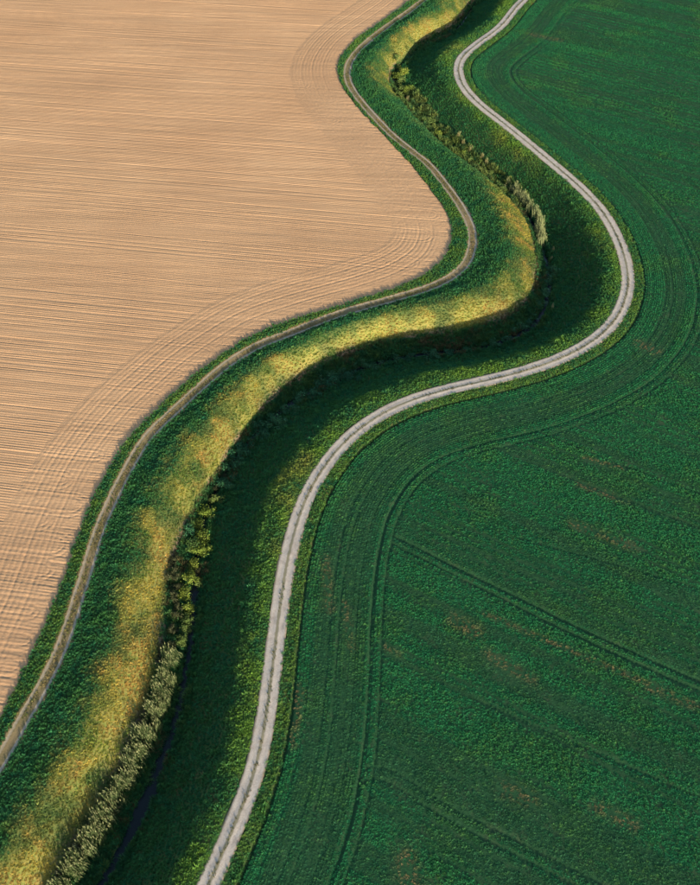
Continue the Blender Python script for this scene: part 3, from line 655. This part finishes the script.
def reed_parts(seed, ns, h, rad):
    g = np.random.default_rng(seed); V, F, C, pV, pF, pC = [], [], [], [], [], []
    for _ in range(ns):
        th, rr = g.uniform(0, 6.28), rad * math.sqrt(g.random()); bx, by = math.cos(th) * rr, math.sin(th) * rr; hh_ = h * g.uniform(0.45, 1.2) * (1 - 0.25 * (rr / rad)**2)
        lx, ly = g.normal(-0.07, 0.035) * hh_, g.normal(0.10, 0.04) * hh_; a_ = g.uniform(0, 3.14); v = g.uniform(0.65, 1.3)
        pt = lambda f_: (bx + lx * f_**1.7, by + ly * f_**1.7, hh_ * f_)
        strip(V, F, C, [pt(0), pt(0.4), pt(0.75), pt(1.0)], 0.06, a_, v * 0.9)
        for k in range(3):
            f0 = g.uniform(0.25, 0.75); b = pt(f0); a2 = g.uniform(0, 6.28); L_ = g.uniform(0.4, 0.8)
            strip(V, F, C, [b, (b[0] + math.cos(a2) * L_ * 0.15 - 0.02, b[1] + math.sin(a2) * L_ * 0.15 + 0.04, b[2] + L_ * 0.6), (b[0] + math.cos(a2) * L_ * 0.25 - 0.06, b[1] + math.sin(a2) * L_ * 0.22 + 0.12, b[2] + L_ * 1.0)], 0.05, a2 + 1.57, v)
        if g.random() < 0.45:
            b = pt(0.93); strip(pV, pF, pC, [b, (b[0] + lx * 0.15, b[1] + ly * 0.15, b[2] + 0.20), (b[0] + lx * 0.35 - 0.05, b[1] + ly * 0.3, b[2] + 0.36)], 0.13, a_, v); strip(pV, pF, pC, [b, (b[0] + lx * 0.15, b[1] + ly * 0.15, b[2] + 0.20), (b[0] + lx * 0.35 - 0.05, b[1] + ly * 0.3, b[2] + 0.36)], 0.13, a_ + 1.57, v)
    return V, F, C, pV, pF, pC
ML = dict(lit=leaf_material('sunlit_yellow_green_leaves', (0.10, 0.15, 0.022), (0.16, 0.20, 0.03)), dark=leaf_material('shaded_dark_green_leaves', (0.018, 0.085, 0.040), (0.035, 0.115, 0.045)),  # sun and shade put into the leaf colour: lighter lit shrubs, darker shaded ones
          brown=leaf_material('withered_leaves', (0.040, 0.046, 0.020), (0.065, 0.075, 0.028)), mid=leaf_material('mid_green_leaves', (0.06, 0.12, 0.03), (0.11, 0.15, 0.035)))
M_stem = leaf_material('shrub_stems', (0.07, 0.05, 0.035), (0.09, 0.065, 0.04), 0.0)
M_reed = leaf_material('reed_leaves', (0.07, 0.105, 0.038), (0.105, 0.145, 0.055)); M_plume = leaf_material('reed_plumes', (0.13, 0.145, 0.065), (0.18, 0.19, 0.09))
M_straw = leaf_material('dead_reed', (0.22, 0.19, 0.075), (0.29, 0.25, 0.11))
BM = {}
for kd in ML:
    BM[kd] = []
    for k in range(3):
        V, F, C, sV, sF, sC = bush_meshes(600 + k * 7 + len(kd), 900, 0.085)
        BM[kd].append((done('foliage', V, F, C, ML[kd]), done('stems', sV, sF, sC, M_stem)))
def put_bush(px, rad, kind, label, group, h=1.0, zz=-3.2):
    P = unp([px], zz)[0]; z = float(land(P[:1], P[1:])[0]); e = bpy.data.objects.new('shrub', None); COL.objects.link(e); e.empty_display_size = 0.3
    e.location = (P[0], P[1], z); rz = _br.uniform(0, 6.28); e.rotation_euler = (0, 0, rz); rad *= 1.35; e.scale = (rad, rad * _br.uniform(0.8, 1.25), rad * h)
    e['label'] = label; e['category'] = 'shrub'; e['group'] = group
    fo, st = BM[kind][_br.integers(3)]; obj('foliage', fo, None, e, kind='stuff'); obj('stems', st, None, e, kind='stuff'); return e
_br = np.random.default_rng(77)
ORD = 'first second third fourth fifth sixth seventh eighth ninth tenth eleventh twelfth thirteenth fourteenth fifteenth sixteenth seventeenth eighteenth nineteenth twentieth twenty-first twenty-second twenty-third twenty-fourth twenty-fifth'.split()
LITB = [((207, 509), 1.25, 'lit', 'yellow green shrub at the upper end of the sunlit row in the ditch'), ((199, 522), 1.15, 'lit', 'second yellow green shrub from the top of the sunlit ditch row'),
        ((203, 535), 1.25, 'lit', 'broad yellow green shrub in the sunlit ditch row, third from its top'), ((193, 543), 1.2, 'mid', 'mid green shrub on the left of the sunlit ditch row, beside the broad ones'),
        ((202, 548), 1.3, 'lit', 'bright yellow green shrub bulging rightward at the middle of the ditch row'), ((193, 561), 1.0, 'lit', 'small bright shrub just above the gap in the ditch row'),
        ((189, 577), 1.25, 'lit', 'yellow green shrub just below the gap in the ditch row'), ((197, 579), 1.0, 'mid', 'mid green shrub right beside the one below the gap in the ditch row'),
        ((185, 591), 1.15, 'lit', 'bright low shrub fifth from the lower end of the sunlit ditch row'), ((188, 605), 1.1, 'lit', 'narrow yellow green shrub fourth from the lower end of the ditch row'),
        ((187, 617), 1.0, 'mid', 'mid green shrub third from the lower end of the ditch row'), ((185, 627), 0.95, 'mid', 'small mid green shrub second from the lower end of the ditch row'),
        ((181, 639), 0.95, 'mid', 'last small shrub of the ditch row, just above the reeds'), ((186, 530), 0.95, 'dark', 'dark green shrub against the bank, left of the broad sunlit shrubs'),
        ((215, 496), 1.1, 'mid', 'mid green shrub at the shadow edge above the sunlit ditch row')]
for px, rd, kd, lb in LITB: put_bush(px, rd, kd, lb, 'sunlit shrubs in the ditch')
for k_, (px, rd) in enumerate(sorted([((173, 560), 0.9), ((171, 575), 1.0), ((173, 594), 1.1), ((174, 612), 1.0), ((171, 628), 1.0), ((168, 645), 0.9), ((176, 584), 0.8), ((177, 604), 0.9), ((214, 482), 0.8), ((208, 493), 0.7), ((222, 469), 0.8), ((232, 457), 0.7)], key=lambda q: q[0][1])):
    put_bush(px, rd, 'brown', ORD[k_] + ' dull brownish shrub from the top on the bank foot beside the sunlit row', 'dull shrubs on the left bank foot', 0.9, -2.8)
mid_px = [(226, 462), (232, 450), (240, 444), (250, 434), (246, 446), (258, 424), (262, 432), (271, 413), (276, 421), (284, 404), (293, 406), (302, 392), (312, 391), (322, 381), (334, 377), (343, 369), (352, 373), (362, 362), (376, 362), (236, 460), (222, 476), (228, 481), (298, 398), (328, 374), (266, 420)]
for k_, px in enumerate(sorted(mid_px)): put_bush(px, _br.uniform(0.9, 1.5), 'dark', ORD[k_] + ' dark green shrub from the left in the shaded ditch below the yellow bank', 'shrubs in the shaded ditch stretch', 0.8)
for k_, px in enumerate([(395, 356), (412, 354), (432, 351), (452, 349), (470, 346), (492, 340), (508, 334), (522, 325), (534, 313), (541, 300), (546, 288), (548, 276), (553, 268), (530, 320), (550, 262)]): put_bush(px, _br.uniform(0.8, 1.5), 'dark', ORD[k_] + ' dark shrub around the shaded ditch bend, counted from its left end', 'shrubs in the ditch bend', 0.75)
for k_, px in enumerate(sorted([(396, 62), (400, 66), (397, 74), (404, 72), (402, 86), (400, 79), (409, 88), (418, 112), (424, 112), (428, 119), (434, 124), (441, 131), (437, 133), (447, 137), (455, 146), (462, 150), (470, 156), (476, 162), (484, 167), (492, 171), (423, 119)], key=lambda q: q[1])):
    put_bush(px, _br.uniform(0.9, 1.45), 'mid' if _br.random() < 0.6 else 'lit', ORD[k_] + ' leafy green shrub from the top along the open far ditch', 'shrubs in the far ditch', 0.9)
for k_, px in enumerate([(462, 19), (452, 28), (440, 34), (428, 41), (416, 49), (408, 55)]): put_bush(px, _br.uniform(0.8, 1.3), 'dark', ORD[k_] + ' dark shrub from the top in the shaded farthest ditch', 'shrubs in the farthest ditch', 0.7)

RM = []
for k in range(4):
    V, F, C, pV, pF, pC = reed_parts(700 + k, 40, 2.7, 0.85); RM.append((done('leaves', V, F, C, M_reed), done('plumes', pV, pF, pC, M_plume)))
M_reed_sunlit = leaf_material('sunlit_reed_leaves', (0.20, 0.235, 0.10), (0.26, 0.29, 0.13)); RP = []  # brighter leaf colour painted in for the stronger sun on the far stand
for k in range(3):
    V, F, C, pV, pF, pC = reed_parts(740 + k, 34, 2.6, 0.75); RP.append((done('leaves', V, F, C, M_reed_sunlit), done('plumes', pV, pF, pC, M_plume)))
RS = []
for k in range(3):
    V, F, C, pV, pF, pC = reed_parts(720 + k, 26, 1.9, 0.5); RS.append((done('leaves', V, F, C, M_straw), done('plumes', pV, pF, pC, M_plume)))
def put_reed(P, sc, lean, label, group, parts, name='reed_clump'):
    z = max(float(land(P[:1], P[1:])[0]), WZ - 0.25); e = bpy.data.objects.new(name, None); COL.objects.link(e); e.empty_display_size = 0.3
    e.location = (P[0], P[1], z - 0.05); e.rotation_euler = (lean[0], lean[1], _br.uniform(-0.9, 0.9)); e.scale = (sc * _br.uniform(0.9, 1.15), sc * _br.uniform(0.9, 1.15), sc * _br.uniform(0.85, 1.2))
    e['label'] = label; e['category'] = 'reeds'; e['group'] = group
    lf, pl = parts[_br.integers(len(parts))]; obj('leaves', lf, None, e, kind='stuff'); obj('plumes', pl, None, e, kind='stuff'); return e
def stand(px, half, step, z0, sc, label, group, parts):
    P = resample(catmull(unp(px, z0)), step); t_ = np.gradient(P, axis=0); t_ /= np.linalg.norm(t_, axis=1)[:, None]
    for p, tt in zip(P, t_):
        nn = np.array([-tt[1], tt[0]])
        for o_ in np.arange(-half, half + 0.01, step):
            q = p + nn * (o_ + _br.normal(0, 0.18)) + tt * _br.normal(0, 0.25)
            if _br.random() < 0.18: continue
            put_reed(q, sc * _br.uniform(0.65, 1.15), (_br.normal(-0.02, 0.08), _br.normal(-0.03, 0.08)), label, group, parts)
stand([(172, 657), (169, 674), (164, 693), (156, 712), (149, 732), (141, 750), (134, 769), (125, 786), (114, 805), (103, 825), (91, 846), (79, 865), (66, 884), (52, 905)], 0.9, 0.82, -3.4, 1.0, 'pale grey green reed clump in the dense stand along the near stream', 'reeds of the near stand', RM)
stand([(508, 178), (516, 186), (524, 194), (532, 204), (538, 213), (541, 222), (543, 230), (541, 238)], 0.55, 0.9, -2.6, 1.0, 'pale green reed clump in the upright stand beside the far dark channel', 'reeds of the far stand', RP)
for px, lb in [((457, 134), 'leftmost straw coloured reed tuft above the far ditch shrubs'), ((464, 141), 'second straw coloured reed tuft from the left above the far ditch'), ((470, 147), 'third straw coloured reed tuft from the left above the far ditch'),
               ((483, 155), 'tall straw coloured reed tuft, fourth from the left above the far ditch'), ((487, 160), 'rightmost straw coloured reed tuft above the far ditch'), ((408, 95), 'lone yellow reed tuft at the far ditch bend, beside open water'),
               ((554, 246), 'bent dead reed tuft just below the far reed stand'), ((551, 254), 'sprawling dead reed tuft at the water below the far stand'), ((553, 304), 'small dead reed tuft in the shade of the ditch bend')]:
    put_reed(unp([px], -2.6)[0], 1.0 if px[1] < 200 else 0.7, (_br.normal(0, 0.1), _br.normal(0.1, 0.15)) if px[1] < 200 else (-0.5, 0.5), lb, 'dead reed tufts', RS, 'reed_tuft')
